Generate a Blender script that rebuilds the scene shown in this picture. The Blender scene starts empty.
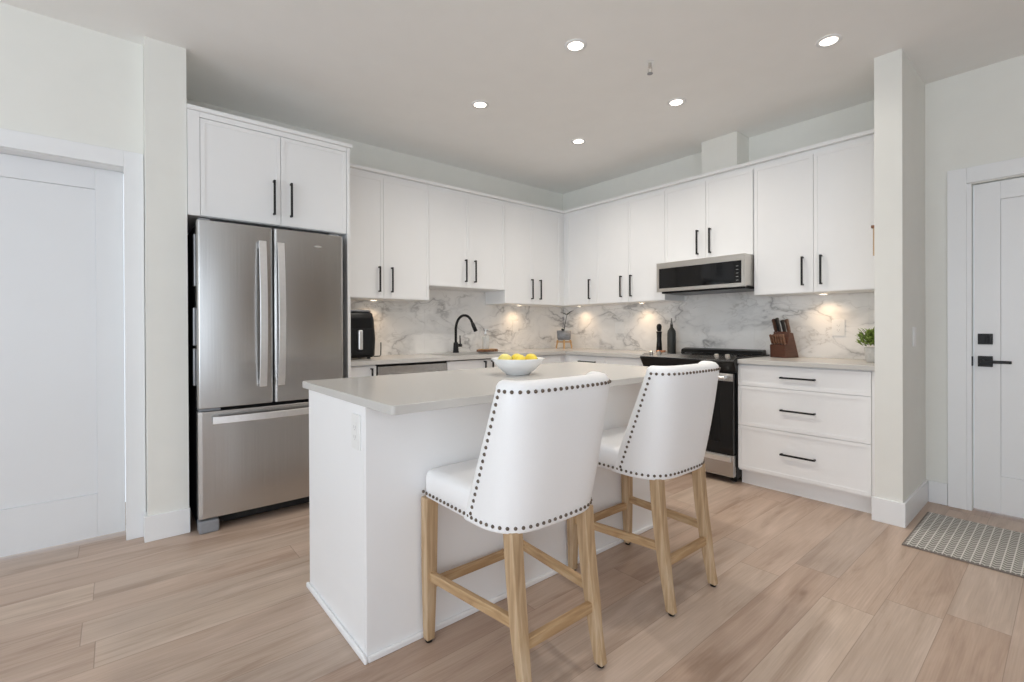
import bpy, bmesh, math, random
from mathutils import Vector, Matrix
random.seed(7)
S = bpy.context.scene
COL = S.collection

# ------------------------------------------------------------------ camera
def make_camera():
    f, px, py = 473.518, 513.89, 329.178
    a, t, r = map(math.radians, (49.9615, -.1755, -.2548))
    F = Vector((-math.sin(a)*math.cos(t), math.cos(a)*math.cos(t), math.sin(t)))
    R0 = Vector((math.cos(a), math.sin(a), 0)); U0 = R0.cross(F)
    R = R0*math.cos(r)+U0*math.sin(r); U = -R0*math.sin(r)+U0*math.cos(r)
    cd = bpy.data.cameras.new('camera'); co = bpy.data.objects.new('camera', cd); COL.objects.link(co)
    m = Matrix((R, U, -F)).transposed().to_4x4(); m.translation = (3.9499, -4.0927, 1.1556)
    co.matrix_world = m
    cd.sensor_width = 36; cd.lens = f/1024*36
    cd.shift_x = -(px-512)/1024; cd.shift_y = -(341-py)/1024
    cd.clip_start = .05
    S.camera = co
make_camera()

# ------------------------------------------------------------------ world, daylight, exposure
W = bpy.data.worlds.new('sky'); S.world = W; W.use_nodes = True
bg = W.node_tree.nodes['Background']; bg.inputs[0].default_value = (.80, .88, 1, 1); bg.inputs[1].default_value = 1.4
S.view_settings.view_transform = 'Standard'; S.view_settings.look = 'None'
S.view_settings.gamma = 1; S.view_settings.use_curve_mapping = False
S.view_settings.exposure = 0.0
S.cycles.diffuse_bounces = 10; S.cycles.max_bounces = 14

def area(name, loc, direction, sx, sy, power, color):
    l = bpy.data.lights.new(name, 'AREA'); l.shape = 'RECTANGLE'; l.size = sx; l.size_y = sy
    l.energy = power; l.color = color
    o = bpy.data.objects.new(name, l); COL.objects.link(o); o.location = loc
    o.rotation_euler = Vector(direction).to_track_quat('-Z', 'Y').to_euler()
    return o
RX0, RX1, RY0 = -.15, 6.4, -8.2          # outer limits of the open-plan room
HC = 2.747                               # ceiling height
area('daylight_rear_window', (3.95, RY0+.02, 1.35), (0, 1, .9), 3.7, 1.9, 100, (.83, .92, 1))
area('daylight_side_window', (RX1-.02, -5.4, 1.35), (-1, 0, .9), 4.0, 1.9, 33, (.83, .92, 1))

# ------------------------------------------------------------------ materials
MATS = {}
def mat(name, color, rough=.5, metal=0, var=.0, scale=40, bump=0, spec=.5, emit=0, alpha=None, trans=0, stretch=None, coat=0):
    m = bpy.data.materials.new(name); m.use_nodes = True; MATS[name] = m
    nt = m.node_tree; b = nt.nodes['Principled BSDF']
    b.inputs['Roughness'].default_value = rough; b.inputs['Metallic'].default_value = metal
    b.inputs['Specular IOR Level'].default_value = spec
    b.inputs['Transmission Weight'].default_value = trans
    b.inputs['Coat Weight'].default_value = coat
    c = (*color, 1)
    b.inputs['Base Color'].default_value = c
    if emit:
        b.inputs['Emission Color'].default_value = c; b.inputs['Emission Strength'].default_value = emit
    if var or bump:
        tc = nt.nodes.new('ShaderNodeTexCoord'); mp = nt.nodes.new('ShaderNodeMapping')
        nt.links.new(tc.outputs['Object'], mp.inputs[0])
        if stretch: mp.inputs['Scale'].default_value = stretch
        n = nt.nodes.new('ShaderNodeTexNoise'); n.inputs['Scale'].default_value = scale; n.inputs['Detail'].default_value = 4
        nt.links.new(mp.outputs[0], n.inputs[0])
        if var:
            cr = nt.nodes.new('ShaderNodeValToRGB')
            cr.color_ramp.elements[0].color = (*[max(0, x*(1-var)) for x in color], 1)
            cr.color_ramp.elements[1].color = (*[min(1, x*(1+var)) for x in color], 1)
            cr.color_ramp.elements[0].position = .3; cr.color_ramp.elements[1].position = .7
            nt.links.new(n.outputs[0], cr.inputs[0]); nt.links.new(cr.outputs[0], b.inputs['Base Color'])
        if bump:
            bp = nt.nodes.new('ShaderNodeBump'); bp.inputs['Strength'].default_value = bump; bp.inputs['Distance'].default_value = .002
            nt.links.new(n.outputs[0], bp.inputs['Height']); nt.links.new(bp.outputs[0], b.inputs['Normal'])
    return m

def NN(nt, t, **kw):
    n = nt.nodes.new(t)
    for k, v in kw.items(): setattr(n, k, v)
    return n
def mth(nt, op, a, b=None):
    n = NN(nt, 'ShaderNodeMath', operation=op)
    for i, v in enumerate((a, b)):
        if v is None: continue
        if isinstance(v, (int, float)): n.inputs[i].default_value = v
        else: nt.links.new(v, n.inputs[i])
    return n.outputs[0]
def ramp(nt, fac, stops):
    n = NN(nt, 'ShaderNodeValToRGB'); e = n.color_ramp.elements
    while len(e) < len(stops): e.new(.5)
    for i, (p, c) in enumerate(stops):
        e[i].position = p; e[i].color = (*c, 1) if len(c) == 3 else c
    nt.links.new(fac, n.inputs[0]); return n.outputs[0]
def mix(nt, fac, a, b, mode='MIX'):
    n = NN(nt, 'ShaderNodeMix', data_type='RGBA', blend_type=mode)
    for i, v in ((0, fac), (6, a), (7, b)):
        if isinstance(v, (int, float)): n.inputs[i].default_value = v
        elif isinstance(v, tuple): n.inputs[i].default_value = (*v, 1)
        else: nt.links.new(v, n.inputs[i])
    return n.outputs[2]

mat('wall_paint', (.80, .80, .76), .75, var=.012, scale=6)
mat('ceiling_paint', (.865, .865, .855), .85, var=.01, scale=6)
mat('trim_paint', (.83, .84, .85), .35, var=.006, scale=5)
mat('cabinet_paint', (.862, .866, .868), .38, var=.006, scale=5)
mat('door_paint', (.775, .79, .81), .35, var=.006, scale=5)
mat('quartz', (.57, .555, .53), .24, var=.01, scale=220)
mat('black_metal', (.014, .014, .015), .4, var=.1, scale=60, spec=.25)
mat('black_plastic', (.009, .009, .0095), .3, var=.15, scale=60, spec=.22)
mat('black_glass', (.005, .005, .0055), .06, var=.1, scale=10, spec=.4)
mat('dark_void', (.01, .01, .01), .8, var=.1)
mat('steel', (.52, .51, .50), .26, metal=1, var=.05, scale=3, stretch=(1, 90, .6), bump=.02)
mat('steel_bright', (.86, .86, .86), .33, metal=1, var=.03, scale=60)
mat('steel_satin', (.60, .57, .53), .34, metal=1, var=.03, scale=3, stretch=(1, 1, 60))
mat('steel_dark', (.30, .30, .31), .35, metal=1, var=.06, scale=50)
mat('grey_plastic', (.25, .26, .28), .4, var=.05)
mat('island_paint', (.885, .885, .89), .38, var=.006, scale=5)
mat('upholstery', (.92, .92, .925), .55, var=.012, scale=300, bump=.05)
mat('bronze', (.16, .13, .105), .35, metal=1, var=.2, scale=90)
mat('ceramic_white', (.86, .865, .87), .2, var=.01)
mat('lemon', (.88, .68, .07), .42, var=.10, scale=70, bump=.25)
mat('lemon_pale', (.82, .72, .22), .42, var=.10, scale=70, bump=.25)
mat('plate_white', (.84, .84, .83), .35, var=.01)
mat('slot_grey', (.30, .30, .30), .5, var=.05)
mat('copper', (.62, .30, .18), .3, metal=1, var=.1)
mat('bottle_black', (.03, .032, .03), .45, var=.1)
mat('walnut', (.085, .030, .016), .42, var=.35, scale=14, stretch=(1, 1, 8))
mat('knife_handle', (.10, .05, .032), .4, var=.3, scale=30)
mat('steak_handle', (.20, .10, .06), .4, var=.3, scale=30)
mat('knife_black', (.02, .018, .018), .35, var=.2)
mat('leaf_green', (.20, .29, .06), .5, var=.5, scale=60)
mat('leaf_dark', (.02, .028, .02), .45, var=.3, scale=40)
mat('stone_pot', (.56, .55, .53), .7, var=.08, scale=60)
mat('grey_pot', (.21, .22, .24), .6, var=.3, scale=25, stretch=(1, 1, 6))
mat('light_wood', (.62, .38, .17), .5, var=.15, scale=20)
mat('brown_wood', (.20, .09, .045), .55, var=.3, scale=30)
mat('soil', (.05, .035, .02), .9, var=.3)
mat('clear_plastic', (.86, .87, .86), .15, var=.02, trans=.55)
mat('lamp_lens', (1, .90, .78), .5, emit=9)
mat('puck_lens', (1, .86, .68), .5, emit=6)
mat('window_frame', (.8, .8, .8), .4, var=.01)
mat('sofa_grey', (.12, .13, .15), .9, var=.2, scale=120)
mat('reflection_brown', (.33, .24, .17), .5, var=.3, scale=12, stretch=(1, 6, 1))  # colour of the added panel mirrored in the fridge

def wood_mat(name, dark, mid, light, axis=2):
    m = bpy.data.materials.new(name); m.use_nodes = True; MATS[name] = m; nt = m.node_tree; b = nt.nodes['Principled BSDF']
    tc = NN(nt, 'ShaderNodeTexCoord'); mp = NN(nt, 'ShaderNodeMapping'); sc = [30, 30, 30]; sc[axis] = 2.2
    mp.inputs['Scale'].default_value = sc; nt.links.new(tc.outputs['Object'], mp.inputs[0])
    n = NN(nt, 'ShaderNodeTexNoise'); n.inputs['Scale'].default_value = 1.6; n.inputs['Detail'].default_value = 6; n.inputs['Distortion'].default_value = .6
    nt.links.new(mp.outputs[0], n.inputs[0])
    nt.links.new(ramp(nt, n.outputs[0], [(.28, dark), (.5, mid), (.72, light)]), b.inputs['Base Color'])
    b.inputs['Roughness'].default_value = .55
wood_mat('stool_wood', (.34, .215, .115), (.50, .345, .20), (.62, .475, .32), 2)
wood_mat('stretcher_wood_x', (.34, .20, .095), (.50, .33, .175), (.62, .46, .29), 0)
wood_mat('stretcher_wood_y', (.34, .20, .095), (.50, .33, .175), (.62, .46, .29), 1)

def floor_mat():
    m = bpy.data.materials.new('plank_floor'); m.use_nodes = True; MATS['plank_floor'] = m; nt = m.node_tree; b = nt.nodes['Principled BSDF']
    tc = NN(nt, 'ShaderNodeTexCoord'); sp = NN(nt, 'ShaderNodeSeparateXYZ'); nt.links.new(tc.outputs['Object'], sp.inputs[0])
    PW, PL = .182, 1.52
    u = mth(nt, 'DIVIDE', mth(nt, 'ADD', sp.outputs[0], .03), PW); row = mth(nt, 'FLOOR', u); fu = mth(nt, 'FRACT', u)
    wn = NN(nt, 'ShaderNodeTexWhiteNoise', noise_dimensions='1D'); nt.links.new(row, wn.inputs['W'])
    v = mth(nt, 'ADD', mth(nt, 'DIVIDE', sp.outputs[1], PL), mth(nt, 'MULTIPLY', wn.outputs[0], 7.3)); pl = mth(nt, 'FLOOR', v); fv = mth(nt, 'FRACT', v)
    cb = NN(nt, 'ShaderNodeCombineXYZ'); nt.links.new(row, cb.inputs[0]); nt.links.new(pl, cb.inputs[1])
    w2 = NN(nt, 'ShaderNodeTexWhiteNoise', noise_dimensions='2D'); nt.links.new(cb.outputs[0], w2.inputs['Vector'])
    # grain coordinates, shifted per plank
    gx = mth(nt, 'ADD', mth(nt, 'MULTIPLY', sp.outputs[0], 9.0), mth(nt, 'MULTIPLY', w2.outputs[0], 37.0))
    gy = mth(nt, 'ADD', mth(nt, 'MULTIPLY', sp.outputs[1], 1.0), mth(nt, 'MULTIPLY', w2.outputs[0], 91.0))
    g = NN(nt, 'ShaderNodeCombineXYZ'); nt.links.new(gx, g.inputs[0]); nt.links.new(gy, g.inputs[1])
    n1 = NN(nt, 'ShaderNodeTexNoise'); n1.inputs['Scale'].default_value = 1.5; n1.inputs['Detail'].default_value = 5; n1.inputs['Roughness'].default_value = .55; n1.inputs['Distortion'].default_value = .8
    nt.links.new(g.outputs[0], n1.inputs[0])
    g3 = NN(nt, 'ShaderNodeVectorMath', operation='MULTIPLY'); g3.inputs[1].default_value = (9, 1.6, 1); nt.links.new(g.outputs[0], g3.inputs[0])
    n2 = NN(nt, 'ShaderNodeTexNoise'); n2.inputs['Scale'].default_value = 2.2; n2.inputs['Detail'].default_value = 4; nt.links.new(g3.outputs[0], n2.inputs[0])
    base = ramp(nt, w2.outputs[0], [(0, (.435, .312, .238)), (.3, (.485, .37, .295)), (.55, (.465, .34, .262)), (.8, (.54, .425, .34)), (1, (.45, .352, .288))])
    broad = ramp(nt, n1.outputs[0], [(.30, (.76, .71, .67)), (.46, (.98, .97, .96)), (.56, (1.04, 1.04, 1.04)), (.74, (1.20, 1.22, 1.25))])
    c = mix(nt, 1.0, base, broad, 'MULTIPLY')
    fine = ramp(nt, n2.outputs[0], [(.3, (.88, .86, .84)), (.65, (1.06, 1.06, 1.06))])
    c = mix(nt, .8, c, fine, 'MULTIPLY')
    # knots
    g4 = NN(nt, 'ShaderNodeVectorMath', operation='MULTIPLY'); g4.inputs[1].default_value = (.42, 1.35, 1); nt.links.new(g.outputs[0], g4.inputs[0])
    vo = NN(nt, 'ShaderNodeTexVoronoi'); vo.inputs['Scale'].default_value = 1.0; nt.links.new(g4.outputs[0], vo.inputs['Vector'])
    kn = ramp(nt, vo.outputs['Distance'], [(.0, (.38, .31, .27)), (.03, (.60, .53, .48)), (.06, (.88, .86, .84)), (.17, (1, 1, 1))])
    c = mix(nt, .75, c, kn, 'MULTIPLY')
    # joints
    e1 = mth(nt, 'MINIMUM', fu, mth(nt, 'SUBTRACT', 1.0, fu)); e2 = mth(nt, 'MINIMUM', fv, mth(nt, 'SUBTRACT', 1.0, fv))
    j1 = mth(nt, 'LESS_THAN', e1, .006); j2 = mth(nt, 'LESS_THAN', e2, .001)
    j = mth(nt, 'MAXIMUM', j1, j2)
    c = mix(nt, mth(nt, 'MULTIPLY', j, .55), c, (.20, .14, .10))
    nt.links.new(c, b.inputs['Base Color'])
    nt.links.new(mth(nt, 'ADD', mth(nt, 'MULTIPLY', n2.outputs[0], .12), .34), b.inputs['Roughness'])
    bp = NN(nt, 'ShaderNodeBump'); bp.inputs['Strength'].default_value = .12; bp.inputs['Distance'].default_value = .002
    nt.links.new(mth(nt, 'SUBTRACT', n2.outputs[0], j), bp.inputs['Height']); nt.links.new(bp.outputs[0], b.inputs['Normal'])
floor_mat()

def marble_mat():
    m = bpy.data.materials.new('marble'); m.use_nodes = True; MATS['marble'] = m; nt = m.node_tree; b = nt.nodes['Principled BSDF']
    tc = NN(nt, 'ShaderNodeTexCoord'); mp = NN(nt, 'ShaderNodeMapping'); nt.links.new(tc.outputs['Object'], mp.inputs[0])
    mp.inputs['Rotation'].default_value = (.5, .55, .3); mp.inputs['Scale'].default_value = (1, 1, 1.7)
    w = NN(nt, 'ShaderNodeTexNoise'); w.inputs['Scale'].default_value = 2.4; w.inputs['Detail'].default_value = 5; nt.links.new(mp.outputs[0], w.inputs[0])
    wv = NN(nt, 'ShaderNodeVectorMath', operation='MULTIPLY_ADD'); wv.inputs[1].default_value = (.7, .7, .7)
    nt.links.new(w.outputs['Color'], wv.inputs[0]); nt.links.new(mp.outputs[0], wv.inputs[2])
    def vein(scale, width, seed):
        n = NN(nt, 'ShaderNodeTexNoise'); n.inputs['Scale'].default_value = scale; n.inputs['Detail'].default_value = 3; n.inputs['Roughness'].default_value = .45
        off = NN(nt, 'ShaderNodeVectorMath', operation='ADD'); off.inputs[1].default_value = (seed, seed*1.7, seed*.6)
        nt.links.new(wv.outputs[0], off.inputs[0]); nt.links.new(off.outputs[0], n.inputs[0])
        d = mth(nt, 'ABSOLUTE', mth(nt, 'SUBTRACT', n.outputs[0], .5))
        return ramp(nt, d, [(0, (1, 1, 1)), (width, (.25, .25, .25)), (width*3.2, (0, 0, 0))])
    mask = NN(nt, 'ShaderNodeTexNoise'); mask.inputs['Scale'].default_value = 2.6; mask.inputs['Detail'].default_value = 2; nt.links.new(mp.outputs[0], mask.inputs[0])
    mk = ramp(nt, mask.outputs[0], [(.38, (.08, .08, .08)), (.60, (1, 1, 1))])
    v1 = mix(nt, 1.0, vein(1.5, .014, 3.1), mk, 'MULTIPLY'); v2 = mix(nt, 1.0, vein(3.6, .012, 11.0), mk, 'MULTIPLY'); v3 = mix(nt, 1.0, vein(2.2, .05, 7.0), mk, 'MULTIPLY')
    cloud = ramp(nt, w.outputs[0], [(.35, (.85, .84, .82)), (.62, (.90, .89, .875))])
    cloud = mix(nt, mth(nt, 'MULTIPLY', v3, .36), cloud, (.42, .42, .42))
    c = mix(nt, mth(nt, 'MULTIPLY', v1, .85), cloud, (.30, .295, .30))
    c = mix(nt, mth(nt, 'MULTIPLY', v2, .50), c, (.38, .36, .33))
    nt.links.new(c, b.inputs['Base Color']); b.inputs['Roughness'].default_value = .22
marble_mat()

def rug_mat():
    m = bpy.data.materials.new('woven_mat'); m.use_nodes = True; MATS['woven_mat'] = m; nt = m.node_tree; b = nt.nodes['Principled BSDF']
    tc = NN(nt, 'ShaderNodeTexCoord'); sp = NN(nt, 'ShaderNodeSeparateXYZ'); nt.links.new(tc.outputs['Object'], sp.inputs[0])
    u = mth(nt, 'FRACT', mth(nt, 'DIVIDE', mth(nt, 'ADD', sp.outputs[0], 3.0), .034))
    # pale upright lines
    line = mth(nt, 'LESS_THAN', mth(nt, 'ABSOLUTE', mth(nt, 'SUBTRACT', u, .5)), .075)
    # herringbone chevrons between them
    zig = mth(nt, 'ABSOLUTE', mth(nt, 'SUBTRACT', u, .5))
    ch = mth(nt, 'FRACT', mth(nt, 'DIVIDE', mth(nt, 'ADD', mth(nt, 'ADD', sp.outputs[1], 3.0), mth(nt, 'MULTIPLY', zig, .034)), .030))
    st = mth(nt, 'LESS_THAN', ch, .42)
    c = mix(nt, st, (.21, .20, .18), (.56, .54, .50))
    c = mix(nt, line, c, (.66, .64, .60))
    nt.links.new(c, b.inputs['Base Color']); b.inputs['Roughness'].default_value = .9
rug_mat()
mat('mat_edge', (.20, .17, .15), .9, var=.1)

# ------------------------------------------------------------------ mesh helpers
class MB:
    def __init__(s): s.bm = bmesh.new()
    def box(s, x0, y0, z0, x1, y1, z1):
        x0, x1 = sorted((x0, x1)); y0, y1 = sorted((y0, y1)); z0, z1 = sorted((z0, z1))
        v = [s.bm.verts.new(p) for p in ((x0,y0,z0),(x1,y0,z0),(x1,y1,z0),(x0,y1,z0),(x0,y0,z1),(x1,y0,z1),(x1,y1,z1),(x0,y1,z1))]
        for q in ((3,2,1,0),(4,5,6,7),(0,1,5,4),(1,2,6,5),(2,3,7,6),(3,0,4,7)): s.bm.faces.new([v[i] for i in q])
        return s
    def rings(s, rings, cap=True, closed=True):
        R = [[s.bm.verts.new(p) for p in r] for r in rings]
        n = len(R[0])
        for a, b in zip(R, R[1:]):
            for i in range(n if closed else n-1):
                j = (i+1) % n; s.bm.faces.new((a[i], a[j], b[j], b[i]))
        if cap: s.bm.faces.new(R[0][::-1]); s.bm.faces.new(R[-1])
        return s
    def lathe(s, prof, c=(0,0,0), seg=32, sx=1, sy=1):
        rs = []
        for r, z in prof:
            r = max(r, 1e-4)
            rs.append([(c[0]+r*sx*math.cos(2*math.pi*i/seg), c[1]+r*sy*math.sin(2*math.pi*i/seg), c[2]+z) for i in range(seg)])
        return s.rings(rs)
    def tube(s, pts, r, seg=12):
        pts = [Vector(p) for p in pts]; rr = r if isinstance(r, (list, tuple)) else [r]*len(pts)
        rs = []; ref = None
        for i, p in enumerate(pts):
            d = (pts[min(i+1, len(pts)-1)]-pts[max(i-1, 0)]).normalized()
            if ref is None: ref = d.orthogonal().normalized()
            u = (ref-d*ref.dot(d)).normalized(); ref = u; w = d.cross(u)
            rs.append([p+(u*math.cos(2*math.pi*k/seg)+w*math.sin(2*math.pi*k/seg))*rr[i] for k in range(seg)])
        return s.rings(rs)
    def prism(s, poly, a0, a1, axis='x'):
        def P(a, q): return {'x': (a, q[0], q[1]), 'y': (q[0], a, q[1]), 'z': (q[0], q[1], a)}[axis]
        return s.rings([[P(a0, q) for q in poly], [P(a1, q) for q in poly]])
    def ball(s, c, r, seg=8, ring=5, sx=1, sy=1, sz=1):
        rs = []
        for i in range(ring+1):
            t = math.pi*(i/ring); q = max(math.sin(t), 1e-3)
            rs.append([(c[0]+r*sx*q*math.cos(2*math.pi*k/seg), c[1]+r*sy*q*math.sin(2*math.pi*k/seg), c[2]-r*sz*math.cos(t)) for k in range(seg)])
        return s.rings(rs)
    def build(s, name, m, parent=None, bevel=0, smooth=False, subsurf=0, seg=2, kind=None, xf=None):
        bm = s.bm
        if xf: bmesh.ops.transform(bm, matrix=xf, verts=bm.verts)
        bmesh.ops.recalc_face_normals(bm, faces=bm.faces)
        xs = [v.co for v in bm.verts]
        lo = Vector([min(v[i] for v in xs) for i in range(3)]); hi = Vector([max(v[i] for v in xs) for i in range(3)])
        org = Vector(((lo.x+hi.x)/2, (lo.y+hi.y)/2, lo.z))
        if name in ('floor', 'mat_field') or 'backsplash' in name or 'panel_field' in name: org = Vector((0, 0, 0))
        bmesh.ops.translate(bm, vec=-org, verts=bm.verts)
        me = bpy.data.meshes.new(name); bm.to_mesh(me); bm.free()
        if smooth:
            for p in me.polygons: p.use_smooth = True
        o = bpy.data.objects.new(name, me); COL.objects.link(o); me.materials.append(MATS[m])
        o['_w'] = tuple(org)
        if parent is not None: o.parent = parent; o.location = org-Vector(parent['_w'])
        else: o.location = org
        if bevel:
            b = o.modifiers.new('bevel', 'BEVEL'); b.width = bevel; b.segments = seg; b.limit_method = 'ANGLE'; b.angle_limit = .6
        if subsurf:
            b = o.modifiers.new('sub', 'SUBSURF'); b.levels = subsurf; b.render_levels = subsurf
        if kind: o['kind'] = kind
        return o
def tag(o, label, cat, group=None):
    o['label'] = label; o['category'] = cat
    if group: o['group'] = group
    return o
def thing(name, loc, label, cat, group=None):
    o = bpy.data.objects.new(name, None); COL.objects.link(o); o.location = loc; o['_w'] = tuple(loc); o.empty_display_size = .1
    return tag(o, label, cat, group)
def copy_thing(o, parent=None):
    c = o.copy(); COL.objects.link(c)
    if parent is not None: c.parent = parent
    for ch in o.children: copy_thing(ch, c)
    return c
def bx(*a): return MB().box(*a)
ST = dict(kind='structure')

# ------------------------------------------------------------------ the room
bx(RX0, RY0-.1, -.08, RX1+.1, .15, 0).build('floor', 'plank_floor', **ST)
bx(RX0, RY0-.1, HC, RX1+.1, .15, HC+.08).build('ceiling', 'ceiling_paint', **ST)
DX0, DX1, DZ = 3.526, 4.44, 2.04          # entrance door opening in the back wall
MB().box(-.12, 0, 0, DX0, .12, HC).box(DX1, 0, 0, RX1, .12, HC).box(DX0, 0, DZ, DX1, .12, HC).build('wall_back', 'wall_paint', **ST)
bx(-.12, -3.95, 0, 0, -.002, HC).build('wall_left', 'wall_paint', **ST)
bx(-.119, -3.967, 0, .693, -3.779, HC).build('wall_stub', 'wall_paint', **ST)
LX = .585; LY1, LY0, LZ = -4.055, -4.90, 2.045        # left doorway
MB().box(LX-.14, LY1, 0, LX, -3.968, HC).box(LX-.14, RY0, 0, LX, LY0, HC).box(LX-.14, LY0, LZ, LX, LY1, HC).build('wall_side', 'wall_paint', **ST)
bx(3.173, -.636, 0, 3.304, -.001, HC).build('wall_column', 'wall_paint', **ST)
bx(1.866, -.22, 2.406, 2.17, -.001, HC-.001).build('trim_1', 'wall_paint', **ST)
# living end behind the camera: two big windows
WX0, WX1, WZ0, WZ1 = 2.0, 5.9, .30, 2.40
MB().box(LX, RY0-.1, 0, WX0, RY0, HC).box(WX1, RY0-.1, 0, RX1, RY0, HC).box(WX0, RY0-.1, 0, WX1, RY0, WZ0).box(WX0, RY0-.1, WZ1, WX1, RY0, HC).build('wall_rear', 'wall_paint', **ST)
MB().box(RX1, RY0, 0, RX1+.1, -7.5, HC).box(RX1, -3.4, 0, RX1+.1, .12, HC).box(RX1, -7.5, 0, RX1+.1, -3.4, WZ0).box(RX1, -7.5, WZ1, RX1+.1, -3.4, HC).build('wall_right', 'wall_paint', **ST)
f = MB()
for x in (WX0, 3.3, 4.6, WX1-.06): f.box(x, RY0-.06, WZ0, x+.06, RY0-.01, WZ1)
f.box(WX0, RY0-.06, WZ0, WX1, RY0-.01, WZ0+.06).box(WX0, RY0-.06, WZ1-.06, WX1, RY0-.01, WZ1).build('window_1', 'window_frame', **ST)
f = MB()
for y in (-7.5, -6.15, -4.8, -3.46): f.box(RX1+.01, y, WZ0, RX1+.06, y+.06, WZ1)
f.box(RX1+.01, -7.5, WZ0, RX1+.06, -3.4, WZ0+.06).box(RX1+.01, -7.5, WZ1-.06, RX1+.06, -3.4, WZ1).build('window_2', 'window_frame', **ST)

bx(RX1-.03, -2.6, .0, RX1-.001, -.2, 2.3).build('added_reflection_panel', 'reflection_brown', **ST)  # unseen brown panel, added to give the right fridge door a warm reflection
BH, BT = .14, .014
MB().box(.693, -3.967-BT, 0, .693+BT, -3.775, BH).box(.603, -3.967-BT, 0, .693, -3.967, BH).build('baseboard_left', 'trim_paint', bevel=.003, **ST)
MB().box(3.173-BT, -.636-BT, 0, 3.304+BT, -.636, BH).box(3.304, -.636, 0, 3.304+BT, -.001, BH).build('baseboard_column', 'trim_paint', bevel=.003, **ST)
MB().box(3.304+BT+.001, -BT, 0, 3.412, 0, BH).box(4.56, -BT, 0, RX1, 0, BH).build('baseboard_back', 'trim_paint', bevel=.003, **ST)
bx(LX, RY0, 0, LX+BT, LY0-.09, BH).build('baseboard_side', 'trim_paint', bevel=.003, **ST)
# left door casing + jamb
MB().box(LX, LY1-.001, 0, LX+.018, -3.97, LZ+.087).box(LX, LY0-.087, 0, LX+.018, LY0, LZ+.087).box(LX, LY0, LZ, LX+.018, LY1-.001, LZ+.087).build('trim_2', 'trim_paint', bevel=.002, **ST)
def shaker_door(name, face, x0, u0, u1, z0, z1, th, rails, m):
    """slab whose front face sits at depth x0, with one recessed flat panel; rails = (stile, bottom, top)"""
    st, bt, tp = rails
    def B(mb, ua, ub, za, zb, da, db):
        if face == 'x': mb.box(x0+da, ua, za, x0+db, ub, zb)
        else: mb.box(ua, x0-da, za, ub, x0-db, zb)
    mb = MB()
    B(mb, u0, u0+st, z0, z1, -th, 0); B(mb, u1-st, u1, z0, z1, -th, 0)
    B(mb, u0+st, u1-st, z0, z0+bt, -th, 0); B(mb, u0+st, u1-st, z1-tp, z1, -th, 0)
    d = mb.build(name, m, bevel=.002, **ST)
    p = MB(); B(p, u0+st+.0005, u1-st-.0005, z0+bt+.0005, z1-tp-.0005, -th+.006, -.010)
    p.build('door_panel', m, d, bevel=.001)
    return d
d1 = shaker_door('door_1', 'x', LX-.10, LY0+.003, LY1-.003, .018, LZ-.004, .036, (.118, .235, .115), 'door_paint')
bx(LX-.139, LY0, LZ-.003, LX-.001, LY1, LZ-.0005).build('trim_3', 'trim_paint', **ST)
# entrance door
MB().box(3.414, -.018, 0, 3.504, 0, DZ+.103).box(4.462, -.018, 0, 4.552, 0, DZ+.103).box(3.504, -.018, DZ+.006, 4.462, 0, DZ+.103).build('trim_4', 'trim_paint', bevel=.002, **ST)
bx(3.504, -.010, 0, 3.5245, .06, DZ+.003).build('trim_5', 'trim_paint', **ST)
d2 = shaker_door('door_2', 'y', .02, DX0+.006, DX1-.004, .012, DZ-.006, .045, (.118, .225, .11), 'trim_paint')
b = bx(3.551, .008, 1.040, 3.617, .0198, 1.106).build('deadbolt', 'black_metal', d2, bevel=.002)
MB().box(3.588, -.012, 1.052, 3.598, .0079, 1.092).build('thumb_turn', 'black_metal', b, bevel=.002)
b = bx(3.551, .008, .902, 3.617, .0198, .968).build('rosette', 'black_metal', d2, bevel=.002)
MB().tube([(3.575, .0079, .936), (3.575, -.03, .936)], .010).box(3.566, -.042, .926, 3.700, -.030, .944).build('lever_handle', 'black_metal', b, bevel=.003)
bx(3.5247, -.012, .905, 3.531, .0195, .965).build('strike_plate', 'black_metal', d2, bevel=.002)

# ------------------------------------------------------------------ cabinet helpers
def M(face, base, u, d, z): return (base+d, u, z) if face == 'x' else (u, -(base+d), z)
def B3(mb, face, base, u0, u1, d0, d1, z0, z1):
    a = M(face, base, u0, d0, z0); b = M(face, base, u1, d1, z1); return mb.box(*a, *b)
FR = .024
def front(name, face, base, u0, u1, z0, z1, parent, m='cabinet_paint', gap=.0015):
    """slim-framed shaker front, back on the carcass at depth 0.001"""
    u0 += gap; u1 -= gap; z0 += gap; z1 -= gap
    mb = MB(); B3(mb, face, base, u0, u1, .001, .014, z0, z1)
    for a in ((u0, u0+FR, z0, z1), (u1-FR, u1, z0, z1), (u0+FR, u1-FR, z0, z0+FR), (u0+FR, u1-FR, z1-FR, z1)):
        B3(mb, face, base, a[0], a[1], .014, .018, a[2], a[3])
    return mb.build(name, m, parent)
def pull(face, base, u, z, L, parent, vertical=True):
    """black square bar pull on two posts; base = depth of the carcass"""
    mb = MB(); t = .0055; d0 = .0205
    if vertical:
        B3(mb, face, base, u-t, u+t, d0+.020, d0+.031, z-L/2, z+L/2)
        for s in (-1, 1): B3(mb, face, base, u-t, u+t, d0, d0+.021, z+s*(L/2-.006)-t, z+s*(L/2-.006)+t)
    else:
        B3(mb, face, base, u-L/2, u+L/2, d0+.020, d0+.031, z-t, z+t)
        for s in (-1, 1): B3(mb, face, base, u+s*(L/2-.006)-t, u+s*(L/2-.006)+t, d0, d0+.021, z-t, z+t)
    return mb.build('bar_pull', 'black_metal', parent)
ZB, ZT = 1.396, 2.372          # wall cabinets: bottom, top of doors
DU = .313                      # carcass depth
PULLS = 'tall double-door wall cabinets'
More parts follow.
